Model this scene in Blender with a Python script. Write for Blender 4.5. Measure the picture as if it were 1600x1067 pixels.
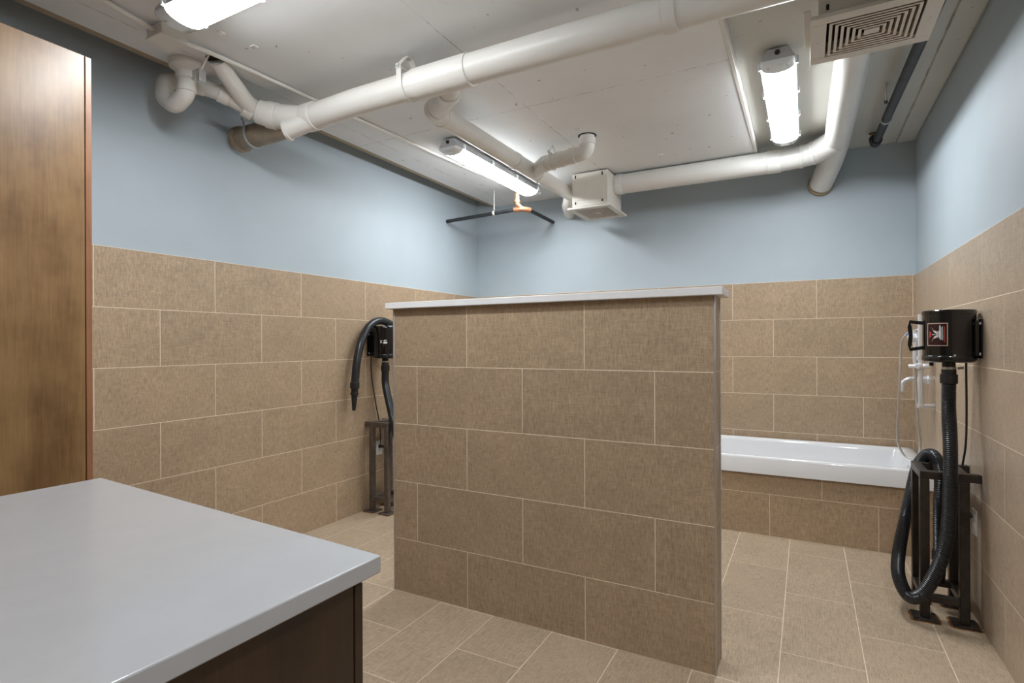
import bpy, bmesh, math, random
from mathutils import Vector, Matrix
random.seed(7)
PI = math.pi
for o in list(bpy.data.objects):
    bpy.data.objects.remove(o, do_unlink=True)
SC = bpy.context.scene
COL = SC.collection

# ------------------------------------------------------------------ camera, world, exposure
YAW = 0.4899; ROLL = -0.0039; EYE = 1.3231
cf = Vector((-math.sin(YAW), math.cos(YAW), 0)); cr = Vector((math.cos(YAW), math.sin(YAW), 0)); cu = Vector((0, 0, 1))
R_ = cr*math.cos(ROLL) + cu*math.sin(ROLL); U_ = cu*math.cos(ROLL) - cr*math.sin(ROLL)
cam = bpy.data.cameras.new('camera'); co = bpy.data.objects.new('camera', cam); COL.objects.link(co)
m = Matrix((R_, U_, -cf)).transposed().to_4x4(); m.translation = Vector((0, 0, EYE)); co.matrix_world = m
cam.sensor_width = 36; cam.sensor_fit = 'HORIZONTAL'
cam.lens = 846.67/1600*36; cam.shift_x = -8.6/1600; cam.shift_y = 3.75/1600; cam.clip_start = 0.02
SC.camera = co
w = bpy.data.worlds.new('world'); SC.world = w; w.use_nodes = True
w.node_tree.nodes['Background'].inputs[0].default_value = (0.9, 0.95, 1, 1)
w.node_tree.nodes['Background'].inputs[1].default_value = 0.05
SC.view_settings.view_transform = 'Standard'; SC.view_settings.look = 'None'
SC.view_settings.gamma = 1; SC.view_settings.use_curve_mapping = False
SC.view_settings.exposure = 1.95
LAMP = 13.0          # strength of the fluorescent diffusers
LAMP_COL = (0.93, 0.97, 1.0)

# ------------------------------------------------------------------ room numbers (metres)
XL, XR, YB, YF = -3.117, 0.7113, 4.931, -2.4
ZTILE = 1.8249; ZC1, ZC2 = 2.770, 2.830; XSTEP = -0.345; XSLAB = -2.885
P, W = 0.308, 0.6257

# ------------------------------------------------------------------ node helpers
def nt(name):
    m = bpy.data.materials.new(name); m.use_nodes = True
    t = m.node_tree; b = t.nodes['Principled BSDF']
    return m, t, b
class NG:
    def __init__(s, t): s.t = t
    def val(s, x, sock):
        if isinstance(x, (int, float)): sock.default_value = x
        elif isinstance(x, (tuple, list)): sock.default_value = (*x, 1) if len(x) == 3 and sock.type == 'RGBA' else x
        else: s.t.links.new(x, sock)
    def m(s, op, a, b=None, c=None, clamp=False):
        n = s.t.nodes.new('ShaderNodeMath'); n.operation = op; n.use_clamp = clamp
        s.val(a, n.inputs[0])
        if b is not None: s.val(b, n.inputs[1])
        if c is not None: s.val(c, n.inputs[2])
        return n.outputs[0]
    def mix(s, f, a, b, mode='MIX'):
        n = s.t.nodes.new('ShaderNodeMix'); n.data_type = 'RGBA'; n.blend_type = mode
        s.val(f, n.inputs[0]); s.val(a, n.inputs[6]); s.val(b, n.inputs[7]); return n.outputs[2]
    def xyz(s, x, y, z):
        n = s.t.nodes.new('ShaderNodeCombineXYZ'); s.val(x, n.inputs[0]); s.val(y, n.inputs[1]); s.val(z, n.inputs[2]); return n.outputs[0]
    def pos(s, kind='world'):
        if kind == 'world': v = s.t.nodes.new('ShaderNodeNewGeometry').outputs['Position']
        else: v = s.t.nodes.new('ShaderNodeTexCoord').outputs['Object']
        n = s.t.nodes.new('ShaderNodeSeparateXYZ'); s.t.links.new(v, n.inputs[0]); s.p = v
        return n.outputs[0], n.outputs[1], n.outputs[2]
    def noise(s, vec, scale, detail=3, rough=0.55):
        n = s.t.nodes.new('ShaderNodeTexNoise'); s.t.links.new(vec, n.inputs['Vector'])
        n.inputs['Scale'].default_value = scale; n.inputs['Detail'].default_value = detail; n.inputs['Roughness'].default_value = rough
        return n.outputs['Fac']
    def rng(s, v, a, b, c, d):
        n = s.t.nodes.new('ShaderNodeMapRange'); s.val(v, n.inputs[0])
        for i, x in enumerate((a, b, c, d)): n.inputs[i+1].default_value = x
        return n.outputs[0]
    def bump(s, h, strength, dist, b):
        n = s.t.nodes.new('ShaderNodeBump'); n.inputs['Strength'].default_value = strength; n.inputs['Distance'].default_value = dist
        s.t.links.new(h, n.inputs['Height']); s.t.links.new(n.outputs[0], b.inputs['Normal'])

def plain(name, col, rough=0.5, metal=0.0, var=0.06, scale=6.0, bump=0.0, bscale=60, coat=0.0, spec=0.5):
    m, t, b = nt(name); g = NG(t); g.pos('obj')
    n = g.noise(g.p, scale, 4)
    lo = tuple(c*(1-var) for c in col); hi = tuple(min(1, c*(1+var)) for c in col)
    t.links.new(g.mix(g.rng(n, .3, .7, 0, 1), lo, hi), b.inputs['Base Color'])
    b.inputs['Roughness'].default_value = rough; b.inputs['Metallic'].default_value = metal
    b.inputs['Coat Weight'].default_value = coat; b.inputs['Specular IOR Level'].default_value = spec
    if bump: g.bump(g.noise(g.p, bscale, 3), bump, 0.002, b)
    return m

def tile_mat(name, ax, u0, v0, col=(0.41, 0.295, 0.188), vax='z', vp=P, grout=(0.80, 0.68, 0.53), rough=0.42, gw=0.0032, dark=0.0):
    """running-bond 12x24 porcelain with a linen weave, laid out in world metres"""
    m, t, b = nt(name); g = NG(t); X, Y, Z = g.pos()
    A = {'x': X, 'y': Y, 'z': Z}
    u = g.m('DIVIDE', g.m('SUBTRACT', A[ax], u0), W); v = g.m('DIVIDE', g.m('SUBTRACT', A[vax], v0), vp)
    row = g.m('FLOOR', v); half = g.m('FRACT', g.m('MULTIPLY', row, 0.5))
    u2 = g.m('ADD', u, half); fu = g.m('FRACT', u2); fv = g.m('FRACT', v); col_i = g.m('FLOOR', u2)
    du = g.m('MULTIPLY', g.m('MINIMUM', fu, g.m('SUBTRACT', 1.0, fu)), W)
    dv = g.m('MULTIPLY', g.m('MINIMUM', fv, g.m('SUBTRACT', 1.0, fv)), vp)
    d = g.m('MINIMUM', du, dv)
    gm = g.rng(d, gw*0.35, gw*0.65, 1, 0)
    seed = g.m('ADD', g.m('MULTIPLY', row, 17.3), g.m('MULTIPLY', col_i, 5.7))
    a = A[ax]; c = A[vax]
    warp = g.noise(g.xyz(g.m('MULTIPLY', a, 420), g.m('MULTIPLY', c, 26), seed), 1, 2)
    weft = g.noise(g.xyz(g.m('MULTIPLY', a, 22), g.m('MULTIPLY', c, 420), seed), 1, 2)
    slub = g.noise(g.xyz(g.m('MULTIPLY', a, 95), g.m('MULTIPLY', c, 60), seed), 1, 3)
    cloud = g.noise(g.xyz(g.m('MULTIPLY', a, 5), g.m('MULTIPLY', c, 5), seed), 1, 2)
    wn = t.nodes.new('ShaderNodeTexWhiteNoise'); wn.noise_dimensions = '1D'; t.links.new(seed, wn.inputs['W'])
    s = g.m('ADD', g.m('MULTIPLY', warp, 0.62 if vax == 'z' else 0.4), g.m('MULTIPLY', weft, 0.38 if vax == 'z' else 0.6))
    s = g.m('ADD', s, g.m('MULTIPLY', g.m('SUBTRACT', slub, 0.5), 0.3))
    f = g.rng(s, 0.3, 0.7, 0.58, 1.42)
    f = g.m('MULTIPLY', f, g.rng(cloud, .3, .7, .94, 1.06))
    f = g.m('MULTIPLY', f, g.rng(wn.outputs[0], 0, 1, .95, 1.05))
    n = t.nodes.new('ShaderNodeVectorMath'); n.operation = 'SCALE'; n.inputs[0].default_value = col; t.links.new(f, n.inputs['Scale'])
    tint = g.mix(g.rng(slub, .35, .65, 0, .25), n.outputs[0], (0.30, 0.26, 0.21), 'MIX')
    t.links.new(g.mix(gm, tint, grout), b.inputs['Base Color'])
    t.links.new(g.m('ADD', g.m('MULTIPLY', gm, 0.4), rough), b.inputs['Roughness'])
    h = g.m('SUBTRACT', g.m('MULTIPLY', s, 0.15), gm)
    g.bump(h, 0.35, 0.001, b)
    return m

def paint_mat(name, col, rough=0.55):
    m, t, b = nt(name); g = NG(t); g.pos()
    n = g.noise(g.p, 2.2, 3); k = g.noise(g.p, 160, 3)
    t.links.new(g.mix(g.rng(n, .35, .65, 0, 1), tuple(c*.97 for c in col), tuple(c*1.02 for c in col)), b.inputs['Base Color'])
    b.inputs['Roughness'].default_value = rough; g.bump(k, 0.12, 0.002, b)
    return m

def wood_mat(name, dark, light, axis='z', rough=0.35):
    m, t, b = nt(name); g = NG(t); X, Y, Z = g.pos()
    if axis == 'z': v = g.xyz(g.m('MULTIPLY', X, 9), g.m('MULTIPLY', Y, 9), g.m('MULTIPLY', Z, 1.1)); fine = g.xyz(g.m('MULTIPLY', X, 160), g.m('MULTIPLY', Y, 160), g.m('MULTIPLY', Z, 7))
    a = g.noise(v, 1, 5, .6); f = g.noise(fine, 1, 3); bl = g.noise(g.p, 5.5, 3, .6)
    s = g.m('ADD', g.m('MULTIPLY', a, .45), g.m('ADD', g.m('MULTIPLY', f, .2), g.m('MULTIPLY', bl, .35)))
    t.links.new(g.mix(g.rng(s, .38, .62, 0, 1), dark, light), b.inputs['Base Color'])
    b.inputs['Roughness'].default_value = rough; b.inputs['Coat Weight'].default_value = 0.25; b.inputs['Coat Roughness'].default_value = 0.3
    g.bump(f, 0.05, 0.001, b)
    return m

def ceiling_mat(name, col, xs, ys, speck=1.0):
    """painted cast concrete: board joints at the given world x and y, chips and pin holes"""
    m, t, b = nt(name); g = NG(t); X, Y, Z = g.pos()
    big = g.noise(g.p, 1.6, 4); rip = g.noise(g.p, 38, 4); pits = g.noise(g.p, 19, 2)
    base = g.mix(g.rng(big, .3, .7, 0, 1), tuple(c*.95 for c in col), tuple(c*1.04 for c in col))
    wob = g.m('MULTIPLY', g.m('SUBTRACT', g.noise(g.p, 14, 3), .5), .012)
    mask = None
    for lst, ax in ((xs, X), (ys, Y)):
        for x0 in lst:
            d = g.m('ABSOLUTE', g.m('SUBTRACT', g.m('ADD', ax, wob), x0))
            k = g.rng(d, .001, .004, 1, 0); mask = k if mask is None else g.m('MAXIMUM', mask, k)
    broken = g.rng(g.noise(g.p, 9, 3), .44, .56, 0.15, 1)
    if mask is None: mask = g.m('MULTIPLY', big, 0.0)
    mask = g.m('MULTIPLY', mask, broken)
    chip = g.m('MULTIPLY', g.rng(pits, .735, .755, 0, 1), speck)
    c = g.mix(g.m('MULTIPLY', mask, .6), base, (.16, .145, .12)); c = g.mix(g.m('MULTIPLY', chip, .7), c, (.2, .18, .15))
    t.links.new(c, b.inputs['Base Color']); b.inputs['Roughness'].default_value = .5
    h = g.m('SUBTRACT', g.m('ADD', g.m('MULTIPLY', rip, .5), g.m('MULTIPLY', g.noise(g.p, 6, 3), 1.2)), g.m('ADD', mask, chip))
    g.bump(h, .35, .004, b)
    return m

def emis(name, col, s):
    m = bpy.data.materials.new(name); m.use_nodes = True; t = m.node_tree; t.nodes.clear()
    o = t.nodes.new('ShaderNodeOutputMaterial'); e = t.nodes.new('ShaderNodeEmission'); g = NG(t)
    g.pos('obj'); n = g.rng(g.noise(g.p, 40, 2), .3, .7, .97, 1.03)
    e.inputs[0].default_value = (*col, 1); t.links.new(g.m('MULTIPLY', n, s), e.inputs[1]); t.links.new(e.outputs[0], o.inputs[0])
    return m

M = dict(
    paint=paint_mat('blue_grey_wall_paint', (0.425, 0.492, 0.538)),
    tile_left=tile_mat('linen_tile_left', 'y', 1.3816+W/2, ZTILE),
    tile_right=tile_mat('linen_tile_right_lit', 'y', 4.4489+W/2, ZTILE, col=(0.445, 0.345, 0.25)),  # same tile as the other walls, its sheen lifted into the colour
    tile_back=tile_mat('linen_tile_back', 'x', -0.5532+W/2, ZTILE),
    tile_part=tile_mat('linen_tile_partition', 'x', -1.5008+W/2, 1.5143),
    tile_end=tile_mat('linen_tile_partition_end', 'y', 2.33-0.27, 1.5143),
    tile_apron=tile_mat('linen_tile_apron', 'x', -0.5396, 0.2836),
    tile_floor=tile_mat('linen_tile_floor', 'y', 3.83, -0.103, vax='x', vp=0.311, col=(0.47, 0.36, 0.25), rough=0.5, gw=0.0035),
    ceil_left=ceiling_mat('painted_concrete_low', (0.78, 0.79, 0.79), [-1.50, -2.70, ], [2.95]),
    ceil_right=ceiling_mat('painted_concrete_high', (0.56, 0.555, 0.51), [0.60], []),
    slab_edge=plain('raw_slab_edge', (0.36, 0.29, 0.20), .8, bump=.3),
    pipe=plain('cream_painted_pipe', (0.72, 0.70, 0.655), .36, var=.03, bump=.08, bscale=30),
    pipe_raw=plain('unpainted_tan_pipe', (0.30, 0.235, 0.165), .4, var=.2, scale=12),
    duct=plain('cream_painted_duct', (0.72, 0.71, 0.68), .32, var=.03, bump=.1, bscale=20),
    vent=plain('cream_enamel_sheet', (0.68, 0.645, 0.58), .4, var=.03),
    vent_in=plain('brown_louver_side', (0.36, 0.27, 0.18), .7, var=.3, scale=30),  # louver sides in mottled brown, darker than the plate
    hole=plain('dark_opening', (0.012, 0.011, 0.01), .9),
    galv=plain('galvanised_steel', (0.62, 0.63, 0.63), .38, metal=.85, var=.12, scale=30),
    black_pipe=plain('black_iron_pipe', (0.026, 0.028, 0.033), .5, var=.45, scale=25, bump=.2),
    copper=plain('copper_fitting', (0.42, 0.19, 0.10), .4, metal=.5, var=.2, scale=40),
    brass=plain('brass_fitting', (0.5, 0.33, 0.14), .4, metal=.7),
    housing=plain('grey_lamp_housing', (0.50, 0.51, 0.53), .45),
    lens_end=plain('frosted_lens_end', (0.80, 0.86, 0.9), .12, var=.05, coat=.5),
    glow=emis('lit_diffuser', LAMP_COL, LAMP),
    counter=plain('white_quartz', (0.415, 0.415, 0.425), .22, var=.02, scale=14, coat=.2),
    cap=plain('white_quartz_cap', (0.80, 0.80, 0.81), .35, var=.03, scale=14),
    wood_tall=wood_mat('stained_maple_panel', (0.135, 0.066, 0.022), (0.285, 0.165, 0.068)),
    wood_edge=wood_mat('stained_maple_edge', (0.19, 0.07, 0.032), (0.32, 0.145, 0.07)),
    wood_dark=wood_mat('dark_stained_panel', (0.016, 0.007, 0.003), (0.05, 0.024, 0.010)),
    trim=plain('satin_aluminium_trim', (0.50, 0.49, 0.47), .38, metal=.6),
    tub=plain('white_acrylic', (0.80, 0.81, 0.83), .09, var=.01, coat=.6),
    chrome=plain('chrome', (0.80, 0.82, 0.86), .22, metal=.55, var=.02),
    braid=plain('steel_braid_hose', (0.68, 0.67, 0.66), .3, metal=.9, bump=.4, bscale=400),
    black=plain('black_gloss_enamel', (0.008, 0.008, 0.009), .13, var=.1, coat=.4),
    black_matt=plain('black_matt_plastic', (0.014, 0.014, 0.016), .42, var=.1),
    hose=plain('black_rubber_hose', (0.02, 0.021, 0.025), .3, var=.2),
    stand=plain('brown_black_steel', (0.040, 0.032, 0.027), .38, metal=.3, var=.3, scale=20, bump=.15),
    stand_l=plain('brown_steel', (0.135, 0.115, 0.10), .4, metal=.4, var=.25, scale=20, bump=.15),
    rust=plain('rust_stain', (0.24, 0.105, 0.03), .8, var=.45, scale=45),
    plate=plain('white_outlet_plastic', (0.74, 0.74, 0.72), .35),
    red=plain('sticker_red', (0.5, 0.05, 0.02), .4), white=plain('sticker_white', (0.72, 0.72, 0.72), .35),
    pink=plain('sticker_border', (0.62, 0.46, 0.42), .4), maroon=plain('sticker_ground', (0.035, 0.008, 0.008), .25),
    greyteal=plain('sticker_grey', (0.30, 0.36, 0.36), .4), blue=plain('blue_mark', (0.1, 0.22, 0.6), .4),
    caulk=plain('white_caulk', (0.72, 0.70, 0.66), .6),
)

# ------------------------------------------------------------------ mesh helpers (all in world metres)
def box(bm, x0, x1, y0, y1, z0, z1):
    vs = [bm.verts.new(p) for p in ((x0,y0,z0),(x1,y0,z0),(x1,y1,z0),(x0,y1,z0),(x0,y0,z1),(x1,y0,z1),(x1,y1,z1),(x0,y1,z1))]
    for f in ((3,2,1,0),(4,5,6,7),(0,1,5,4),(1,2,6,5),(2,3,7,6),(3,0,4,7)): bm.faces.new([vs[i] for i in f])
    return bm
def prism(bm, poly, z0, z1):
    a = [bm.verts.new((x, y, z0)) for x, y in poly]; b = [bm.verts.new((x, y, z1)) for x, y in poly]
    bm.faces.new(a[::-1]); bm.faces.new(b); n = len(poly)
    for i in range(n): bm.faces.new((a[i], a[(i+1) % n], b[(i+1) % n], b[i]))
    return bm
def frames(pts):
    T = []
    for i in range(len(pts)):
        a = pts[max(i-1, 0)]; b = pts[min(i+1, len(pts)-1)]; T.append((b-a).normalized())
    n = T[0].orthogonal().normalized(); N = [n]
    for i in range(1, len(pts)):
        q = T[i-1].rotation_difference(T[i]); n = q @ N[-1]; n = (n - T[i]*n.dot(T[i])).normalized(); N.append(n)
    return T, N
def tube(bm, pts, r, seg=24, cap=True):
    pts = [Vector(p) for p in pts]
    T, N = frames(pts); rings = []
    for i, p in enumerate(pts):
        rr = r[i] if isinstance(r, (list, tuple)) else r; B = T[i].cross(N[i])
        rings.append([bm.verts.new(p + rr*(math.cos(2*PI*k/seg)*N[i] + math.sin(2*PI*k/seg)*B)) for k in range(seg)])
    for a, b in zip(rings, rings[1:]):
        for k in range(seg): bm.faces.new((a[k], a[(k+1) % seg], b[(k+1) % seg], b[k]))
    if cap: bm.faces.new(rings[0][::-1]); bm.faces.new(rings[-1])
    return bm
def sweep(bm, pts, hw, hh, up=(0, 0, 1)):
    """flat strap of half width hw and half thickness hh along pts"""
    pts = [Vector(p) for p in pts]; T, _ = frames(pts); rings = []; up = Vector(up)
    for p, t in zip(pts, T):
        s = up.normalized(); n = t.cross(s).normalized()
        rings.append([bm.verts.new(p + a*hw*s + b*hh*n) for a, b in ((-1,-1),(1,-1),(1,1),(-1,1))])
    for a, b in zip(rings, rings[1:]):
        for k in range(4): bm.faces.new((a[k], a[(k+1) % 4], b[(k+1) % 4], b[k]))
    bm.faces.new(rings[0][::-1]); bm.faces.new(rings[-1]); return bm
def bent(pts, R, n=8):
    """polyline with its corners rounded to radius R"""
    pts = [Vector(p) for p in pts]; out = [pts[0]]
    for i in range(1, len(pts)-1):
        a, b, c = pts[i-1], pts[i], pts[i+1]; u = (a-b); v = (c-b); lu, lv = u.length, v.length; u.normalize(); v.normalize()
        ang = u.angle(v)
        if ang > PI-0.02: out.append(b); continue
        d = min(R/math.tan(ang/2), lu*.49, lv*.49); p0 = b+u*d; p1 = b+v*d
        for k in range(n+1):
            s = k/n; out.append(p0*(1-s)**2 + b*2*s*(1-s) + p1*s*s)
    out.append(pts[-1]); return out
def spline(pts, n=12):
    P_ = [Vector(p) for p in pts]; P_ = [P_[0]*2-P_[1]] + P_ + [P_[-1]*2-P_[-2]]; out = []
    for i in range(1, len(P_)-2):
        p0, p1, p2, p3 = P_[i-1:i+3]
        for k in range(n):
            t = k/n; out.append(.5*((2*p1)+(p2-p0)*t+(2*p0-5*p1+4*p2-p3)*t*t+(3*p1-p0-3*p2+p3)*t**3))
    out.append(P_[-2]); return out
def resample(pts, step):
    out = [pts[0]]; acc = 0
    for a, b in zip(pts, pts[1:]):
        L = (b-a).length
        while acc + L >= step:
            a = a + (b-a).normalized()*(step-acc); out.append(a.copy()); L = (b-a).length; acc = 0
        acc += L
    out.append(pts[-1]); return out
def lathe(bm, prof, c, axis=(0, 0, 1), seg=40):
    """prof: list of (radius, distance along axis) from point c"""
    c = Vector(c); A = Vector(axis).normalized(); N = A.orthogonal().normalized(); B = A.cross(N); rings = []
    for r, h in prof:
        if r < 1e-6: rings.append([bm.verts.new(c + A*h)])
        else: rings.append([bm.verts.new(c + A*h + r*(math.cos(2*PI*k/seg)*N + math.sin(2*PI*k/seg)*B)) for k in range(seg)])
    for a, b in zip(rings, rings[1:]):
        if len(a) == 1 and len(b) == 1: continue
        for k in range(seg):
            k2 = (k+1) % seg
            if len(a) == 1: bm.faces.new((a[0], b[k2], b[k]))
            elif len(b) == 1: bm.faces.new((a[k], a[k2], b[0]))
            else: bm.faces.new((a[k], a[k2], b[k2], b[k]))
    if len(rings[0]) > 1: bm.faces.new(rings[0][::-1])
    if len(rings[-1]) > 1: bm.faces.new(rings[-1])
    return bm
def NB(): return bmesh.new()
def smooth(bm, ang=38):
    bmesh.ops.recalc_face_normals(bm, faces=bm.faces); lim = math.radians(ang)
    for f in bm.faces: f.smooth = True
    for e in bm.edges:
        if len(e.link_faces) == 2 and e.calc_face_angle(0) > lim: e.smooth = False

def wloc(o):
    v = Vector((0, 0, 0))
    while o: v += o.location; o = o.parent
    return v
def obj(name, bm, mat, parent=None, bevel=0.0, loc=None, label=None, ang=38, mats=None):
    smooth(bm, ang)
    if loc is None: loc = Vector((0, 0, 0)) if parent is None else wloc(parent)
    loc = Vector(loc)
    for v in bm.verts: v.co -= loc
    me = bpy.data.meshes.new(name); bm.to_mesh(me); bm.free()
    me.materials.append(mat)
    for x in mats or []: me.materials.append(x)
    o = bpy.data.objects.new(name, me); COL.objects.link(o)
    if parent: o.parent = parent; o.location = loc - wloc(parent)
    else: o.location = loc
    if bevel:
        b = o.modifiers.new('bevel', 'BEVEL'); b.width = bevel; b.segments = 2; b.limit_method = 'ANGLE'; b.angle_limit = math.radians(40)
        b.harden_normals = False
    if label: o['label'] = label
    return o
def tag(o, label, cat, group=None):
    o['label'] = label; o['category'] = cat
    if group: o['group'] = group
    return o
def thing(name, loc, label, cat, group=None):
    o = bpy.data.objects.new(name, None); COL.objects.link(o); o.location = loc; o.empty_display_size = .05
    return tag(o, label, cat, group)
def struct(name, bm, mat, bevel=0.0):
    o = obj(name, bm, mat, bevel=bevel); o['kind'] = 'structure'; return o

# ------------------------------------------------------------------ the setting
struct('floor', box(NB(), XL-.1, XR+.1, YF-.1, YB+.1, -.1, 0), M['tile_floor'])
def wall(side, x0, x1, y0, y1, mat_t, face):
    """painted wall with the tile layer standing 8 mm proud below 1.82 m"""
    struct('wall_'+side, box(NB(), x0, x1, y0, y1, -.1, 3.05), M['paint'])
    t = .008; d = {'+x': (x1, x1+t, y0, y1), '-x': (x0-t, x0, y0, y1), '-y': (x0, x1, y0-t, y0), '+y': (x0, x1, y1, y1+t)}[face]
    struct('wall_'+side+'_tiles', box(NB(), *d, 0, ZTILE), mat_t, bevel=.0015)
wall('left', XL-.12, XL-.008, YF, YB+.1, M['tile_left'], '+x')
wall('right', XR+.008, XR+.12, YF, YB+.1, M['tile_right'], '-x')
wall('back', XL-.12, XR+.12, YB+.008, YB+.12, M['tile_back'], '-y')
wall('front', XL-.12, XR+.12, YF-.12, YF-.008, M['tile_back'], '+y')
# low slab on the left with a raw chamfered edge along the recess at the left wall
b = NB()
prof = [(XSLAB, ZC1), (XSTEP, ZC1), (XSTEP, 3.05), (XSLAB-.05, 3.05), (XSLAB-.05, ZC1+.003)]
va = [b.verts.new((x, YF-.05, z)) for x, z in prof]; vb = [b.verts.new((x, YB+.05, z)) for x, z in prof]
b.faces.new(va); b.faces.new(vb[::-1])
for i in range(5):
    f = b.faces.new((va[i], vb[i], vb[(i+1) % 5], va[(i+1) % 5]))
    if i in (3, 4): f.material_index = 1; f.smooth = False
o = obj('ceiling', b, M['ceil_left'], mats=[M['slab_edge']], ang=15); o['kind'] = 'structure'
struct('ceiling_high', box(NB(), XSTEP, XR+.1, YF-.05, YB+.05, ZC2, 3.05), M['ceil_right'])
struct('ceiling_recess', box(NB(), XL-.1, XSLAB-.05, YF-.05, YB+.05, 2.99, 3.05), M['paint'])
struct('trim_1', box(NB(), XSTEP, XSTEP+.022, YF, YB-.01, ZC1-.002, ZC2), M['caulk'], bevel=.003)
struct('trim_2', box(NB(), XR-.11, XR, YF, YB, ZC2-.012, ZC2), M['ceil_right'], bevel=.006)

# ------------------------------------------------------------------ half wall
YP0, YP1, XP0, XP1 = 2.2735, 2.405, -1.971, -0.322
hw = thing('half_wall', ((XP0+XP1)/2, (YP0+YP1)/2, 0), 'freestanding brown tiled half wall with a white cap in the middle of the room', 'partition')
b = NB(); box(b, XP0, XP1, YP0, YP1, 0, 1.512)
for f in b.faces:
    f.normal_update()
    if abs(f.normal.x) > .5: f.material_index = 1
obj('tiled_body', b, M['tile_part'], hw, mats=[M['tile_end']])
for x0, x1 in ((XP0-.003, XP0+.006), (XP1-.004, XP1+.004)):
    for y0, y1 in ((YP0-.004, YP0+.004), (YP1-.004, YP1+.004)):
        obj('corner_trim', box(NB(), x0, x1, y0, y1, .001, 1.512), M['trim'], hw, bevel=.002, label='satin metal corner strip')
obj('cap', box(NB(), XP0-.034, XP1+.034, YP0-.033, YP1+.033, 1.513, 1.546), M['cap'], hw, bevel=.003, label='white stone cap')

# ------------------------------------------------------------------ counter, base cabinet, tall cabinet
cx = [(-1.93, .875), (-.731, .804), (-.760, -.35), (-1.985, -.35)]
b = NB(); prism(b, [cx[3], cx[2], cx[1], cx[0]], .880, .914)
t = obj('countertop', b, M['counter'], bevel=.003, loc=(-1.3, .3, .88))
tag(t, 'white stone countertop in the near left foreground', 'countertop')
bc = thing('base_cabinet', (-1.35, .2, 0), 'dark stained base cabinet under the white countertop', 'cabinet')
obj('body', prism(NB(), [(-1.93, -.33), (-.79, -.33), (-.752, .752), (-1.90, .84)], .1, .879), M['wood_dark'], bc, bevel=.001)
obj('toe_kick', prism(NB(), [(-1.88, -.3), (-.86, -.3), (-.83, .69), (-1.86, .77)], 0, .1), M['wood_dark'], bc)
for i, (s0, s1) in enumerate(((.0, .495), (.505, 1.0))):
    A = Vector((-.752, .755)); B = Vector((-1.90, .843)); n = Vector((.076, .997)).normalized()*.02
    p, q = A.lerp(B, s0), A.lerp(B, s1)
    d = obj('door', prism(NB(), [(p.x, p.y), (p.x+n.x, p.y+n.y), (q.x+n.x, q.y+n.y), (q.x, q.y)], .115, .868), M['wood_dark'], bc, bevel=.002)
tc = thing('tall_cabinet', (-2.8, .6, 0), 'tall brown stained wood cabinet at the left edge against the wall', 'cabinet')
obj('body', box(NB(), -3.105, -2.5, .1, 1.0795, .1, 2.462), M['wood_tall'], tc, bevel=.001)
obj('toe_kick', box(NB(), -3.105, -2.52, .1, 1.02, 0, .1), M['wood_dark'], tc)
for x0, x1 in ((-3.10, -2.804), (-2.80, -2.5)):
    obj('door', box(NB(), x0, x1, 1.083, 1.104, .11, 2.462), M['wood_edge'], tc, bevel=.0015, label='reddish door edge seen side on')

# ------------------------------------------------------------------ bathtub in a tiled surround
TX0, TX1, TY0, TY1, TZ = -.83, XR-.009, 4.066, YB-.009, .541
tub = thing('bathtub', ((TX0+TX1)/2, (TY0+TY1)/2, 0), 'white bathtub in a brown tiled surround behind the half wall', 'bathtub')
def rrect(x0, x1, y0, y1, r, n=12):
    out = []
    for cx_, cy_, a0 in ((x1-r, y1-r, 0), (x0+r, y1-r, 90), (x0+r, y0+r, 180), (x1-r, y0+r, 270)):
        for k in range(n+1):
            a = math.radians(a0+90*k/n); out.append((cx_+r*math.cos(a), cy_+r*math.sin(a)))
    return out
b = NB(); rings = []
for ins, z, r in ((0, .424, .004), (0, .430, .005), (.010, .524, .010), (.013, .535, .013), (.020, TZ, .018), (.062, TZ-.004, .06), (.072, TZ-.010, .07), (.080, TZ-.03, .08), (.105, .30, .11), (.125, .17, .13), (.165, .125, .15), (.24, .115, .16)):
    rings.append([b.verts.new((x, y, z)) for x, y in rrect(TX0+ins, TX1-ins, TY0+ins, TY1-ins*.72, r)])
for a, c in zip(rings, rings[1:]):
    n = len(a)
    for k in range(n): b.faces.new((a[k], a[(k+1) % n], c[(k+1) % n], c[k]))
b.faces.new(rings[-1])
obj('tub_shell', b, M['tub'], tub, ang=50)
obj('tiled_apron', box(NB(), TX0, TX1, 4.094, 4.13, 0, .428), M['tile_apron'], tub, label='tiled front of the surround')
obj('tiled_side', box(NB(), TX0, TX0+.03, 4.13, TY1, 0, .428), M['tile_end'], tub)
obj('overflow_plate', lathe(NB(), [(.03, 0), (.03, .004), (.024, .008), (0, .009)], (TX1-.094, 4.5, .46), (-1, 0, .1)), M['chrome'], tub)

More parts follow.
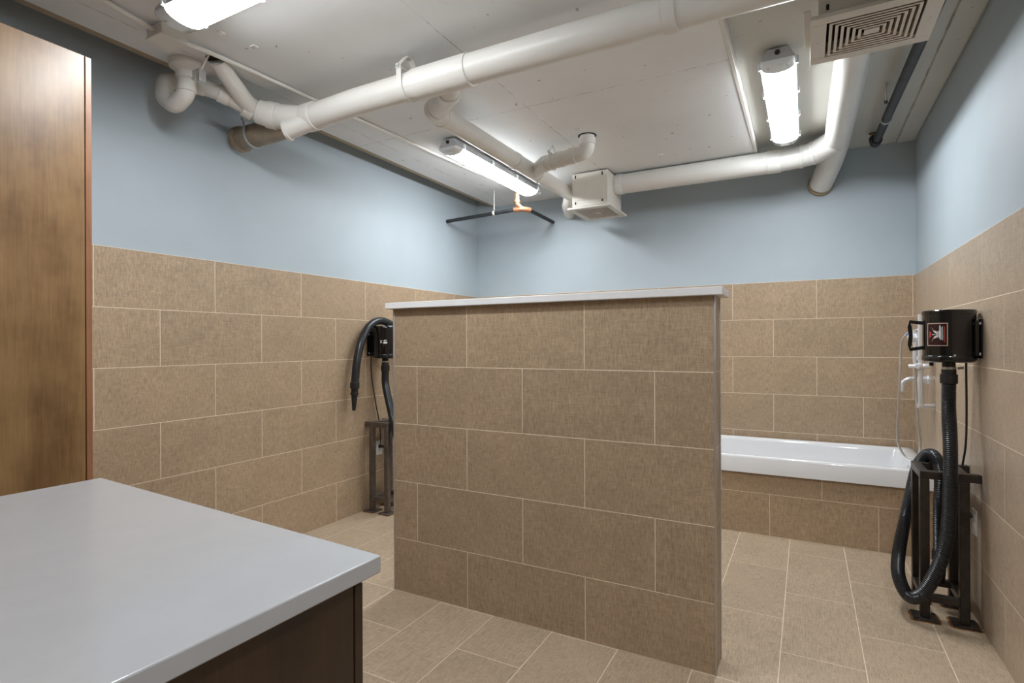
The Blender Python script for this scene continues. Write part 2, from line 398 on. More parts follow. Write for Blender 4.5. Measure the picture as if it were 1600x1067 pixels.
# ------------------------------------------------------------------ fluorescent fixtures
def fixture(name_loc, along, length, zc, label, group='wraparound fluorescent ceiling lights', gland=True, flip=False):
    cx_, cy_ = name_loc
    def L(u, v, z): return (cx_+u, cy_+v, z) if along == 'x' else (cx_+v, cy_+u, z)
    root = thing('ceiling_light', (cx_, cy_, zc-.11), label, 'light', group)
    h = length/2
    def loft(secs):
        bm = NB(); rr = []
        for u, pr in secs: rr.append([bm.verts.new(L(u, v, zc+z)) for v, z in pr])
        for a, c in zip(rr, rr[1:]):
            n = len(a)
            for k in range(n): bm.faces.new((a[k], a[(k+1) % n], c[(k+1) % n], c[k]))
        bm.faces.new(rr[0]); bm.faces.new(rr[-1][::-1]); return bm
    def hp(s, e=0): return [(-.055*s, -.012), (-.088*s, -.074), (.088*s, -.074), (.055*s, -.012)]
    obj('housing', loft([(-h+.012, hp(.9)), (-h+.03, hp(1)), (h-.03, hp(1)), (h-.012, hp(.9))]), M['housing'], root, bevel=.004, label='grey plastic housing')
    def lp(s, d): 
        out = []
        for k in range(13):
            a = PI*k/12; out.append((-math.cos(a)*.080*s*(1 if k in (0, 12) else .99), -.0745 - d*math.sin(a)))
        return out
    e = .085
    obj('diffuser', loft([(-h+e, lp(1, .034)), (h-e, lp(1, .034))]), M['glow'], root, label='glowing white diffuser')
    for sg in (-1, 1):
        obj('diffuser_end', loft([(sg*(h-e+.0005), lp(1, .034)), (sg*(h-.018), lp(.99, .033)), (sg*(h-.004), lp(.94, .02)), (sg*h, lp(.9, .008))]), M['lens_end'], root, label='clear end of the diffuser')
        for v in (-.036, .036):
            bm = NB(); x, y, z = L(sg*(h-.03), v, zc-.075); box(bm, x-.011, x+.011, y-.011, y+.011, z-.028, z+.014)
            obj('lampholder', bm, M['housing'], root)
    nclip = 4
    for k in range(nclip):
        for v in (-.087, .087):
            u = -h+.09 + k*(length-.18)/(nclip-1); x, y, z = L(u, v, zc-.06)
            bm = NB(); box(bm, x-.009, x+.009, y-.009, y+.009, z-.016, z+.02)
            obj('clip', bm, M['lens_end'], root, bevel=.002)
    if gland:
        sg = -1 if not flip else 1; p = L(sg*(h-.02), 0, zc-.036); ax = ((sg, 0, 0) if along == 'x' else (0, sg, 0))
        obj('cable_gland', lathe(NB(), [(.013, -.004), (.013, .012), (.009, .02), (0, .021)], p, ax, 20), M['black_matt'], root)
    for k in (-.4, .4):
        x, y, z = L(k, 0, zc-.006); obj('mounting_spacer', box(NB(), x-.03, x+.03, y-.03, y+.03, zc-.013, zc-.0005), M['galv'], root)
    return root
fixture((-1.725, 1.345), 'x', 1.30, ZC1, 'fluorescent ceiling light cut off by the top edge, above the P-trap pipe')
fixture((-2.205, 3.78), 'y', 1.36, ZC1, 'fluorescent ceiling light over the far left corner, beside the branch drain pipe')
fixture((-.125, 3.67), 'y', 1.28, ZC2, 'fluorescent ceiling light between the ceiling step and the round duct')
fixture((.42, .38), 'y', 1.34, ZC2, 'added unseen ceiling light above the camera by the right wall')  # no lamp known here; added out of view to brighten the room

# ------------------------------------------------------------------ drain piping (one connected system)
dp = thing('drain_pipe', (-1.7, 2.14, 2.54), 'thick cream painted drain pipe running across the ceiling with trap and branches', 'pipe')
RM, RB, RT = .068, .056, .042
def Zm(x): return 2.606 + (0.004 if x < -.5 else 0) - max(0, -2.1-x)*.03
mains = [(XR-.006, 2.14, 2.600), (-.46, 2.14, 2.607), (-1.4, 2.14, 2.612), (-2.1, 2.14, 2.610), (-2.50, 2.14, 2.594)]
obj('main_run', tube(NB(), mains, RM, 40), M['pipe'], dp)
obj('unpainted_end', tube(NB(), [(-2.501, 2.14, 2.594), (-2.80, 2.14, 2.585), (-3.05, 2.14, 2.586)], RM*.98, 40), M['pipe_raw'], dp, label='unpainted tan pipe end past the wye')
obj('end_cap', lathe(NB(), [(RM*.98, 0), (RM*1.12, .001), (RM*1.12, .028), (RM*.9, .036), (0, .037)], (-3.045, 2.14, 2.586), (-1, 0, 0)), M['pipe_raw'], dp)
def collar(c, ax, r, l, mat='pipe', k=1.09, parent=dp, name='coupling'):
    c = Vector(c); ax = Vector(ax).normalized()
    return obj(name, lathe(NB(), [(r*1.002, -l/2-.002), (r*k, -l/2), (r*k, l/2-.004), (r*k*.985, l/2), (r*1.002, l/2+.002)], c, ax, 40), M[mat], parent)
for x, l in ((-.46, .05), (-1.545, .32), (-2.44, .07)):
    collar((x, 2.14, Zm(x)), (1, 0, 0), RM, l, k=1.12 if l < .3 else 1.10)
# wye arm from the trap into the main
wye = spline([(-2.80, 1.86, 2.69), (-2.757, 1.98, 2.655), (-2.655, 2.06, 2.618), (-2.48, 2.135, 2.596)], 10)
obj('trap_arm', tube(NB(), spline([(-2.955, 1.72, 2.735), (-2.885, 1.775, 2.722), (-2.80, 1.86, 2.69), (-2.775, 1.93, 2.668)], 10), RT, 32), M['pipe'], dp)
obj('wye_branch', tube(NB(), wye, [RT*1.05]*8+[RT*1.25]*6+[RM*.98]*(len(wye)-14), 36), M['pipe'], dp)
for c, a, r, l in (((-2.885, 1.775, 2.722), (.07, .075, -.02), RT, .05), ((-2.80, 1.86, 2.69), (.05, .1, -.03), RT*1.08, .05), ((-2.757, 1.98, 2.655), (.4, 1, -.4), RT*1.3, .05), ((-2.66, 2.057, 2.62), (1, .6, -.25), RM*.96, .055)):
    collar(c, a, r, l, k=1.12)
obj('cleanout_stub', tube(NB(), [(-2.40, 2.14, 2.585), (-2.50, 2.105, 2.55), (-2.575, 2.08, 2.525)], [RM*.7, RM*.75, RM*.72], 32), M['pipe'], dp)
collar((-2.57, 2.082, 2.527), (-1, -.4, -.25), RM*.74, .018, k=1.12)
# P-trap hanging from a flared flange
obj('flange', lathe(NB(), [(.042, -.088), (.048, -.085), (.049, -.052), (.078, -.03), (.080, -.001)], (-2.80, 1.655, ZC1), (0, 0, 1)), M['pipe'], dp)
tr = bent([(-2.80, 1.655, 2.76), (-2.80, 1.655, 2.59), (-2.972, 1.64, 2.59), (-2.972, 1.64, 2.735), (-2.955, 1.72, 2.735)], .085, 12)
tr = bent([(-2.80, 1.655, 2.76), (-2.80, 1.655, 2.61), (-2.89, 1.648, 2.565), (-2.97, 1.64, 2.62), (-2.985, 1.65, 2.72), (-2.955, 1.705, 2.737), (-2.885, 1.775, 2.722)], .06, 10)
obj('trap', tube(NB(), tr, RT*1.0, 32), M['pipe'], dp)
collar((-2.80, 1.655, 2.675), (0, 0, 1), RT, .004, k=1.05, name='solvent_joint')
collar((-2.80, 1.655, 2.635), (0, 0, 1), RT, .03, k=1.08)
# short riser out of the slab
obj('riser', tube(NB(), [(-2.63, 1.712, 2.768), (-2.655, 1.77, 2.735), (-2.715, 1.895, 2.688), (-2.735, 1.975, 2.652)], [.043, .044, .046, .046], 32), M['pipe'], dp)
obj('pipe_sleeve', lathe(NB(), [(.052, -.004), (.054, -.0005)], (-2.63, 1.712, ZC1), (0, 0, 1)), M['hole'], dp, label='dark ring round the pipe hole')
# branch towards the back wall
br = bent([(-1.50, 2.14, 2.606), (-1.60, 2.27, 2.600), (-1.835, 2.46, 2.622), (-1.842, 2.75, 2.635), (-1.855, 4.50, 2.655), (-1.965, 4.70, 2.612), (-2.045, YB-.002, 2.60)], .09, 8)
obj('branch_run', tube(NB(), br, RB, 36), M['pipe'], dp)
for c, a in (((-1.60, 2.265, 2.600), (-.6, .8, 0)), ((-1.80, 2.43, 2.617), (-.85, .5, .05)), ((-1.840, 2.56, 2.628), (0, 1, 0)), ((-1.848, 3.44, 2.642), (0, 1, 0)), ((-1.85, 3.82, 2.647), (0, 1, 0)), ((-1.915, 4.64, 2.63), (-.35, 1, -.25))):
    collar(c, a, RB, .05, k=1.09)
sb = bent([(-1.342, 3.56, 2.768), (-1.342, 3.56, 2.655), (-1.46, 3.565, 2.648), (-1.70, 3.60, 2.640), (-1.84, 3.74, 2.640)], .08, 8)
obj('side_branch', tube(NB(), sb, RB*.93, 36), M['pipe'], dp)
for c, a in (((-1.342, 3.56, 2.73), (0, 0, 1)), ((-1.452, 3.565, 2.649), (-1, 0, 0)), ((-1.56, 3.578, 2.645), (-1, .15, 0)), ((-1.68, 3.60, 2.641), (-1, .3, 0))):
    collar(c, a, RB*.93, .045, k=1.09)
obj('pipe_sleeve', lathe(NB(), [(.062, -.004), (.064, -.0005)], (-1.342, 3.56, ZC1), (0, 0, 1)), M['hole'], dp, label='dark ring round the pipe hole')

# ------------------------------------------------------------------ clevis hangers and rods
def clevis(c, r, ztop, label, ax='x', mat='pipe', w=.015, pinz=.055):
    """yoke over the pipe, cross bolt, sling under it; ax is the pipe's direction"""
    cx_, cy_, cz = c
    root = thing('pipe_hanger', (cx_, cy_, ztop-.002), label, 'hanger', 'clevis hangers holding the pipes')
    def q(s, z): return (cx_, cy_+s, z) if ax == 'x' else (cx_+s, cy_, z)
    up = (1, 0, 0) if ax == 'x' else (0, 1, 0)
    rr = r+.004; zp = cz+r*.25+pinz
    sl = [q(rr*1.02, zp)] + [q(rr*math.cos(-a), cz+rr*math.sin(-a)) for a in [PI*k/16 for k in range(17)]] + [q(-rr*1.02, zp)]
    obj('sling', sweep(NB(), sl, w, .0018, up), M[mat], root)
    yk = [q(rr+.005, zp-.012), q(rr+.005, zp+.004), q(.018, ztop-.012), q(-.018, ztop-.012), q(-rr-.005, zp+.004), q(-rr-.005, zp-.012)]
    obj('yoke', sweep(NB(), yk, w, .002, up), M[mat], root)
    obj('cross_bolt', tube(NB(), [q(rr+.014, zp), q(-rr-.014, zp)], .0045, 12), M['galv'], root)
    obj('rod', tube(NB(), [q(0, ztop-.024), q(0, ztop-.0005)], .005, 12), M['galv'], root)
    for s in (-1, 1): obj('nut', tube(NB(), [q(s*(rr+.008), zp), q(s*(rr+.015), zp)], .010, 6), M['galv'], root)
    return root
clevis((-1.755, 2.14, 2.613), RM, 2.766, 'cream clevis hanger on the main drain pipe left of the coupling')
clevis((-2.93, 2.14, 2.585), RM, 2.745, 'bare steel clevis hanger round the unpainted pipe end', mat='galv', w=.009)
clevis((-1.62, 3.592, 2.643), RB, 2.766, 'thin hanger on the side branch pipe near the vent box', mat='pipe', w=.006, pinz=.04)
t = thing('pipe_hanger', (-2.70, 1.72, 2.70), 'small galvanised bracket on a rod beside the P-trap', 'hanger', 'clevis hangers holding the pipes')
obj('rod', tube(NB(), [(-2.62, 1.66, 2.769), (-2.69, 1.665, 2.715)], .005, 12), M['pipe'], t)
b = NB(); box(b, -2.715, -2.690, 1.655, 1.69, 2.655, 2.72); obj('bracket', b, M['galv'], t, bevel=.002)
b = NB(); box(b, -2.76, -2.725, 1.655, 1.66, 2.675, 2.72); box(b, -2.76, -2.70, 1.655, 1.66, 2.715, 2.72); obj('strap', b, M['galv'], t, bevel=.002)

# ------------------------------------------------------------------ ducts and vent boxes
dk = thing('air_duct', (-.4, 4.47, 2.6), 'round cream air duct joining both vent boxes along the back of the ceiling', 'duct')
RD = .082
obj('duct_run', tube(NB(), [(-1.445, 4.50, 2.683), (-.30, 4.505, 2.683), (-.02, 4.505, 2.695)], RD, 44), M['duct'], dk)
obj('duct_trunk', tube(NB(), bent([(.215, 2.72, 2.742), (.195, 4.45, 2.742), (.165, 4.70, 2.68), (.105, YB-.006, 2.58)], .12, 8), RD, 44), M['duct'], dk)
obj('duct_elbow', tube(NB(), bent([(-.04, 4.505, 2.695), (.06, 4.50, 2.705), (.19, 4.38, 2.735)], .1, 8), RD*.99, 44), M['duct'], dk)
for c, a, l in (((-.21, 4.505, 2.685), (1, 0, 0), .09), ((-.03, 4.505, 2.695), (1, 0, 0), .02), ((.05, 4.49, 2.703), (1, -.25, .1), .02), ((-1.40, 4.50, 2.683), (1, 0, 0), .05)):
    collar(c, a, RD, l, 'duct', 1.045, dk, 'duct_joint')
obj('wall_collar', lathe(NB(), [(RD*1.02, 0), (RD*1.13, .001), (RD*1.10, .012), (RD*1.02, .02)], (.105, YB-.001, 2.58), (0, -1, 0)), M['slab_edge'], dk, label='ragged sealant where the duct enters the wall')

def vent(bx, gx, zt, zb, label, slot_side, flange):
    """box: (x0,x1,y0,y1); grille plate gx; louvre rings with the real openings between them"""
    x0, x1, y0, y1 = bx; g0, g1, h0, h1 = gx
    root = thing('vent_box', ((x0+x1)/2, (y0+y1)/2, zb), label, 'vent')
    b = NB(); th = .004
    box(b, x0, x1, y0, y0+th, zb, zt-.012); box(b, x0, x1, y1-th, y1, zb, zt-.012); box(b, x0, x0+th, y0+th, y1-th, zb, zt-.012); box(b, x1-th, x1, y0+th, y1-th, zb, zt-.012); box(b, x0+th, x1-th, y0+th, y1-th, zt-.016, zt-.012)
    obj('housing', b, M['vent'], root, bevel=.0015)
    obj('dark_interior', box(NB(), x0+.008, x1-.008, y0+.008, y1-.008, zb+.06, zb+.064), M['hole'], root, label='dark sheet for the shaded inside of the box')  # near-black sheet stands in for the shade inside the housing
    obj('front_panel', box(NB(), x0+.012, x1-.03, y0-.003, y0+.001, zb+.05, zt-.05), M['vent'], root, bevel=.001)
    for xx in (x0+.03, x1-.045):
        for z0, z1 in ((zt-.052, zt-.024), (zb+.020, zb+.040)):
            obj('slot', box(NB(), xx-.005, xx+.005, y0-.0035, y0+.001, z0, z1), M['hole'], root, label='dark keyhole slot')
    # grille plate frame
    b = NB(); zg0, zg1 = zb-.020, zb-.004
    fx = (g1-g0)*.13; fy = (h1-h0)*.13
    lx0, lx1, ly0, ly1 = g0+fx, g1-fx, h0+fy, h1-fy
    for q in ((g0, g1, h0, ly0), (g0, g1, ly1, h1), (g0, lx0, ly0, ly1), (lx1, g1, ly0, ly1)): box(b, *q, zg0, zg1)
    obj('grille_frame', b, M['vent'], root, bevel=.0015)
    n = 6; sx = (lx1-lx0)/2*.78/n; sy = (ly1-ly0)/2*.80/n
    gb = NB()
    for k in range(n):
        a0, a1, c0, c1 = lx0+sx*(k+.45), lx1-sx*(k+.45), ly0+sy*(k+.45), ly1-sy*(k+.45)
        wx = sx*.5; wy = sy*.5
        def ring(ax0, ax1, ay0, ay1, z): return [gb.verts.new(p) for p in ((ax0, ay0, z), (ax1, ay0, z), (ax1, ay1, z), (ax0, ay1, z))]
        o1 = ring(a0, a1, c0, c1, zg0); i1 = ring(a0+wx, a1-wx, c0+wy, c1-wy, zg0); i2 = ring(a0+wx+.004, a1-wx-.004, c0+wy+.004, c1-wy-.004, zg0+.014); o2 = ring(a0+.003, a1-.003, c0+.003, c1-.003, zg0+.014)
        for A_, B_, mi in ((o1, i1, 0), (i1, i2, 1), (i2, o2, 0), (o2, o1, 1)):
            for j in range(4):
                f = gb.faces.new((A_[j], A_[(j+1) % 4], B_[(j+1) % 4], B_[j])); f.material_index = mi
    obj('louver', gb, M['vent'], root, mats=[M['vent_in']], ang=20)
    k = n; obj('center_plate', box(NB(), lx0+sx*(k+.45), lx1-sx*(k+.45), ly0+sy*(k+.45), ly1-sy*(k+.45), zg0, zg0+.005), M['vent'], root)
    # diagonal ribs that carry the rings
    rb = NB()
    for ca, cb in (((lx0, ly0), (lx0+sx*n, ly0+sy*n)), ((lx1, ly0), (lx1-sx*n, ly0+sy*n)), ((lx0, ly1), (lx0+sx*n, ly1-sy*n)), ((lx1, ly1), (lx1-sx*n, ly1-sy*n))):
        tube(rb, [(ca[0], ca[1], zg0+.012), (cb[0], cb[1], zg0+.012)], .004, 6)
    obj('rib', rb, M['vent'], root)
    f0, f1, f2, f3, fz = flange
    obj('mounting_flange', box(NB(), f0, f1, f2, f3, fz-.004, fz), M['vent'], root, bevel=.001, label='thin sheet metal flange')
    for sx_ in (g0+fx*.45, g1-fx*.45): obj('screw', lathe(NB(), [(.005, 0), (.005, -.001), (0, -.003)], (sx_, (h0+h1)/2, zg0), (0, 0, 1), 12), M['galv'], root)
    return root
vent((-1.752, -1.44, 4.285, 4.655), (-1.795, -1.415, 4.275, 4.74), ZC1, 2.480, 'cream vent box with a louvered grille near the back left of the ceiling', 0, (-1.86, -1.752, 4.30, 4.60, 2.69))
vent((.045, .41, 2.36, 2.70), (.018, .44, 2.335, 2.71), ZC2, 2.560, 'cream vent box with a square ringed grille at the top right', 1, (-.005, .02, 2.37, 2.65, 2.60))

# ------------------------------------------------------------------ dark iron pipes
ip = thing('sprinkler_pipe', (-2.3, 4.39, 2.5), 'dark iron pipe across the far left corner with a copper elbow', 'pipe')
obj('wall_leg', tube(NB(), [(XL-.006, 4.387, 2.532), (-2.36, 4.395, 2.558)], .017, 20), M['black_pipe'], ip)
obj('back_leg', tube(NB(), [(-2.25, 4.45, 2.556), (-2.226, YB+.006, 2.535)], .017, 20), M['black_pipe'], ip)
obj('copper_elbow', tube(NB(), bent([(-2.37, 4.395, 2.558), (-2.30, 4.395, 2.560), (-2.245, 4.47, 2.556)], .03, 6), .024, 24), M['copper'], ip, label='orange copper fitting')
obj('copper_riser', tube(NB(), bent([(-2.30, 4.40, 2.565), (-2.33, 4.37, 2.60), (-2.33, 4.37, 2.768)], .03, 6), .021, 24), M['copper'], ip, label='orange copper riser')
for p, a in (((-2.33, 4.37, 2.625), (0, 0, 1)), ((-2.335, 4.395, 2.559), (1, 0, 0))): collar(p, a, .021, .02, 'copper', 1.3, ip, 'coupling')
t = thing('pipe_hanger', (-2.585, 4.392, 2.55), 'white rod hanger on the dark iron pipe in the left corner', 'hanger', 'clevis hangers holding the pipes')
obj('rod', tube(NB(), [(-2.585, 4.392, 2.769), (-2.585, 4.392, 2.58)], .0045, 10), M['pipe'], t)
b = NB(); ri = [(-2.585, 4.392+.021*math.sin(a), 2.552+.021*math.cos(a)) for a in [2*PI*k/20 for k in range(21)]]; sweep(b, ri, .010, .0015, (1, 0, 0)); obj('ring', b, M['pipe'], t)

bp = thing('iron_pipe', (.46, 3.3, 2.74), 'long dark iron pipe under the ceiling beside the right wall', 'pipe')
obj('pipe_run', tube(NB(), [(.55, YF+.01, 2.742), (.505, 2.3, 2.742), (.44, 4.56, 2.742)], .0255, 28), M['black_pipe'], bp)
obj('elbow', tube(NB(), bent([(.441, 4.52, 2.742), (.438, 4.615, 2.742), (.434, 4.645, 2.79)], .045, 8), .033, 28), M['black_pipe'], bp)
obj('brass_riser', tube(NB(), [(.434, 4.64, 2.77), (.434, 4.655, 2.829)], .023, 20), M['brass'], bp, label='rusty brass coloured riser')
obj('ceiling_hole', lathe(NB(), [(.030, -.003), (.030, -.0005)], (.434, 4.655, ZC2)), M['hole'], bp)
for y, x in ((4.15, .452), (4.54, .441)): collar((x, y, 2.742), (-.03, 1, 0), .0255, .012, 'galv', 1.25, bp, 'coupling')
collar((.503, 2.42, 2.742), (-.03, 1, 0), .0255, .09, 'black_pipe', 1.35, bp, 'coupling')
rd = thing('hanger_rod', (.415, 3.79, 2.74), 'bent loose rod hanging from the ceiling beside the iron pipe', 'rod')
obj('rod', tube(NB(), bent([(.415, 3.79, 2.829), (.412, 3.80, 2.79), (.425, 3.90, 2.765)], .02, 5), .0045, 10), M['galv'], rd)
obj('nut', tube(NB(), [(.424, 3.895, 2.766), (.427, 3.915, 2.762)], .009, 6), M['black_matt'], rd)

# ------------------------------------------------------------------ conduits and junction box
jb = thing('junction_box', (-2.64, 1.51, 2.72), 'cream painted junction box on the ceiling beside the P-trap', 'junction box')
obj('box_body', box(NB(), -2.648, -2.530, 1.385, 1.50, 2.722, 2.769), M['pipe'], jb, bevel=.003)
obj('cover', box(NB(), -2.652, -2.526, 1.381, 1.504, 2.714, 2.7215), M['pipe'], jb, bevel=.002)
cd = thing('conduit', (-2.56, 2.6, 2.75), 'thin cream electrical conduit from the junction box towards the far corner', 'conduit')
obj('tube_run', tube(NB(), bent([(-2.575, 1.503, 2.742), (-2.565, 1.62, 2.750), (-2.555, 1.85, 2.757), (-2.535, 2.3, 2.757), (-2.455, 3.4, 2.757), (-2.40, 4.2, 2.757)], .3, 6), .0105, 16), M['pipe'], cd)
cd = thing('conduit', (-2.62, .8, 2.75), 'thin cream conduit between the tall cabinet side and the junction box', 'conduit')
obj('tube_run', tube(NB(), bent([(-2.60, -.5, 2.757), (-2.56, .9, 2.757), (-2.575, 1.2, 2.757), (-2.59, 1.383, 2.745)], .3, 6), .0105, 16), M['pipe'], cd)
obj('tee_leg', tube(NB(), [(-2.562, .93, 2.757), (-2.1, .93, 2.757)], .0095, 14), M['pipe'], cd)
collar((-2.562, .93, 2.757), (0, 1, 0), .0105, .06, 'pipe', 1.35, cd, 'tee')
cd = thing('conduit', (-2.135, 4.0, 2.73), 'thin white conduit along the fixture in the far left corner', 'conduit')
obj('tube_run', tube(NB(), [(-2.105, 3.02, 2.752), (-2.105, YB-.01, 2.752)], .008, 14), M['white'], cd)

# small wire clips cast in the ceiling
for i, (x, y, lab) in enumerate(((-2.355, 1.718, 'small M-shaped metal clip in the ceiling right of the P-trap pipe'), (-2.388, 1.571, 'small metal clip in the ceiling just under the cut off light'), (-.981, 4.177, 'small metal clip in the ceiling above the long duct'), (-1.353, 3.42, 'small metal clip in the ceiling by the side branch hole'))):
    t = NB()
    for dx in (-.014, 0, .014): box(t, x+dx-.0011, x+dx+.0011, y-.012+abs(dx)*.3, y+.012, ZC1-.008, ZC1-.0005)
    box(t, x-.0156, x+.0156, y-.013, y-.010, ZC1-.008, ZC1-.0005)
    tag(obj('ceiling_clip', t, M['pipe'], loc=(x, y, ZC1)), lab, 'clip', 'clips cast in the ceiling')

# ------------------------------------------------------------------ wall mounted pet dryers
def arcpatch(bm, c, r, a0, a1, z0, z1, n=10, mi=0):
    """thin curved patch standing off the cylinder wall"""
    g = []
    for k in range(n+1):
        a = a0+(a1-a0)*k/n
        g.append([bm.verts.new((c[0]+rr*math.cos(a), c[1]+rr*math.sin(a), z)) for rr, z in ((r, z0), (r, z1), (r-.0008, z1), (r-.0008, z0))])
    for p, q in zip(g, g[1:]):
        for j in range(4): f = bm.faces.new((p[j], q[j], q[(j+1) % 4], p[(j+1) % 4])); f.material_index = mi
    bm.faces.new(g[0]); bm.faces.new(g[-1][::-1])
def ribbed(bm, pts, r, pitch=.0085, depth=.0032, seg=26):
    pts = resample(pts, pitch/2); tube(bm, pts, [r if i % 2 else r-depth for i in range(len(pts))], seg)
    return bm
def dryer(c, z0, z1, r, wallx, sgn, plate_y, label, hose_pts, ribs, hoseM):
    x, y = c; root = thing('pet_dryer', (x, y, z0), label, 'dryer', 'wall mounted pet dryers')
    obj('body', lathe(NB(), [(r*.90, 0), (r*.98, .006), (r, .014), (r, z1-z0-.022), (r*1.0, z1-z0-.020)], (x, y, z0), (0, 0, 1), 64), M['black'], root, label='glossy black can shaped body')
    obj('lid', lathe(NB(), [(r*1.025, z1-z0-.020), (r*1.03, z1-z0-.004), (r*1.0, z1-z0), (0, z1-z0+.002)], (x, y, z0), (0, 0, 1), 64), M['black'], root)
    obj('base_ring', lathe(NB(), [(r*1.02, .010), (r*1.025, .012), (r*1.025, .030), (r*1.0, .034)], (x, y, z0), (0, 0, 1), 64), M['black'], root)
    x0, x1 = sorted((wallx-sgn*.0005, wallx-sgn*.006))
    mp = obj('mounting_plate', box(NB(), x0, x1, plate_y[0], plate_y[1], z0+.02, z1-.045), M['black'], root, bevel=.001)
    for yy in plate_y:
        yb = yy + (.003 if yy == plate_y[0] else -.003); xa, xb = sorted((wallx-sgn*.006, wallx-sgn*.035))
        yc = y-.07 if yy == plate_y[0] else y+.07
    obj('bracket', box(NB(), min(x, wallx-sgn*.006), max(x, wallx-sgn*.006), y-.05, y+.06, z0+.03, z1-.05), M['black'], root, bevel=.004)
    for zz in (z0+.04, z1-.065): obj('screw', lathe(NB(), [(.008, 0), (.007, .003), (0, .005)], (wallx-sgn*.006, plate_y[0]+.022, zz), (-sgn, 0, 0), 16), M['chrome'], mp)
    obj('outlet_neck', lathe(NB(), [(.026, .01), (.026, -.05)], (x, y, z0), (0, 0, 1), 28), M['black_matt'], root)
    cl = obj('hose_clamp', lathe(NB(), [(.0285, -.034), (.0285, -.022)], (x, y, z0), (0, 0, 1), 28), M['galv'], root, label='silver hose clamp')
    obj('clamp_screw', tube(NB(), [(x+.03, y-.03, z0-.028), (x+.05, y-.02, z0-.026)], .006, 12), M['galv'], cl)
    hs = spline(hose_pts, 14)
    b = NB()
    if ribs: ribbed(b, hs, .0300)
    else: tube(b, resample(hs, .02), .0300, 28)
    hh = obj('hose', b, hoseM, root, ang=60 if ribs else 40)
    obj('hose_cuff', lathe(NB(), [(.0305, -.045), (.0345, -.046), (.0345, -.088), (.031, -.090)], (x, y, z0-.012), (0, 0, 1), 28), M['black_matt'], hh)
    obj('hose_sleeve', lathe(NB(), [(.029, -.012), (.029, -.05)], (x, y, z0-.022), (0, 0, 1), 28), M['black_matt'], hh)
    return root, hh
# right wall dryer
RC = (.598, 3.245); RR = .102
hp = [(.598, 3.245, 1.14), (.596, 3.24, 1.0), (.591, 3.185, .86), (.587, 3.160, .70), (.580, 3.148, .52), (.560, 3.138, .37), (.520, 3.128, .24), (.470, 3.128, .140), (.425, 3.165, .112), (.398, 3.25, .17), (.418, 3.40, .24), (.458, 3.51, .37), (.488, 3.52, .53), (.520, 3.51, .68), (.560, 3.43, .752), (.585, 3.36, .68), (.578, 3.335, .50), (.578, 3.335, .30)]
rt, hh = dryer(RC, 1.228, 1.474, RR, XR-.001, 1, (3.178, 3.335), 'glossy black pet dryer with a red sticker on the right wall', hp, True, M['hose'])
obj('nozzle', lathe(NB(), [(.031, .30), (.034, .29), (.034, .25), (.026, .24), (.018, .14), (0, .139)], (.578, 3.335, 0), (0, 0, 1), 24), M['black_matt'], hh)
a0 = math.radians(170); hx = lambda r_, z: (RC[0]+r_*math.cos(a0), RC[1]+r_*math.sin(a0), z)
obj('handle', sweep(NB(), [hx(.092, 1.415), hx(.148, 1.424), hx(.150, 1.40), hx(.146, 1.355), hx(.150, 1.31), hx(.148, 1.288), hx(.092, 1.298)], .014, .0085, (math.sin(a0), -math.cos(a0), 0)), M['black'], rt, bevel=.001)
sa = math.radians(-126); sw = math.radians(24)
s = NB(); arcpatch(s, RC, RR+.0012, sa-sw, sa+sw, 1.306, 1.413); st = obj('sticker', s, M['maroon'], rt, label='dark sticker with a white winged X and red bar')
s = NB(); bw = math.radians(1.7)
for q in ((sa-sw, sa-sw+bw, 1.306, 1.413), (sa+sw-bw, sa+sw, 1.306, 1.413), (sa-sw, sa+sw, 1.306, 1.3095), (sa-sw, sa+sw, 1.4095, 1.413)): arcpatch(s, RC, RR+.0018, *q)
obj('sticker_border', s, M['pink'], st)
def decal(bm, polys, r=RR+.0022):
    for poly in polys:   # (u,v) in -1..1 across the sticker
        vs = []
        for u, v in poly:
            a = sa+u*sw; vs.append(bm.verts.new((RC[0]+r*math.cos(a), RC[1]+r*math.sin(a), 1.3595+v*.0535)))
        bm.faces.new(vs)
s = NB(); decal(s, [[(-.52, .66), (-.28, .36), (-.02, .30), (.0, .08), (-.2, .16)], [(-.52, -.66), (-.2, -.16), (.0, -.08), (-.02, -.30), (-.28, -.36)], [(.0, .22), (.12, .3), (.12, -.3), (.0, -.22)], [(-.45, .04), (-.05, .015), (-.05, -.015), (-.45, -.04)]])
decal(s, [[(.18, .30+i*.0), (.30, .34), (.30, -.28), (.18, -.24)] for i in (0,)]); decal(s, [[(.26, .72), (.36, .85), (.40, .1), (.40, -.5), (.28, -.36), (.26, .2)]])
obj('sticker_emblem', s, M['white'], st)
s = NB(); decal(s, [[(-.74, .28), (-.54, .24), (-.54, -.24), (-.74, -.28)], [(.70, .7), (.76, .7), (.76, -.7), (.70, -.7)]]); obj('sticker_red_bar', s, M['red'], st)
s = NB(); decal(s, [[(.42, .6), (.58, .75), (.62, -.3), (.58, -.55), (.42, -.4)]]); obj('sticker_grey_shape', s, M['greyteal'], st)  # grey-teal print next to the emblem
obj('rivet', lathe(NB(), [(.005, 0), (.004, .003), (0, .004)], (RC[0]+RR*math.cos(math.radians(-88)), RC[1]+RR*math.sin(math.radians(-88)), 1.262), (math.cos(math.radians(-88)), math.sin(math.radians(-88)), 0), 14), M['galv'], rt)
obj('foot_knob', lathe(NB(), [(.009, .012), (.009, -.014)], (.54, 3.30, 1.222), (0, 0, 1), 14), M['black_matt'], rt)
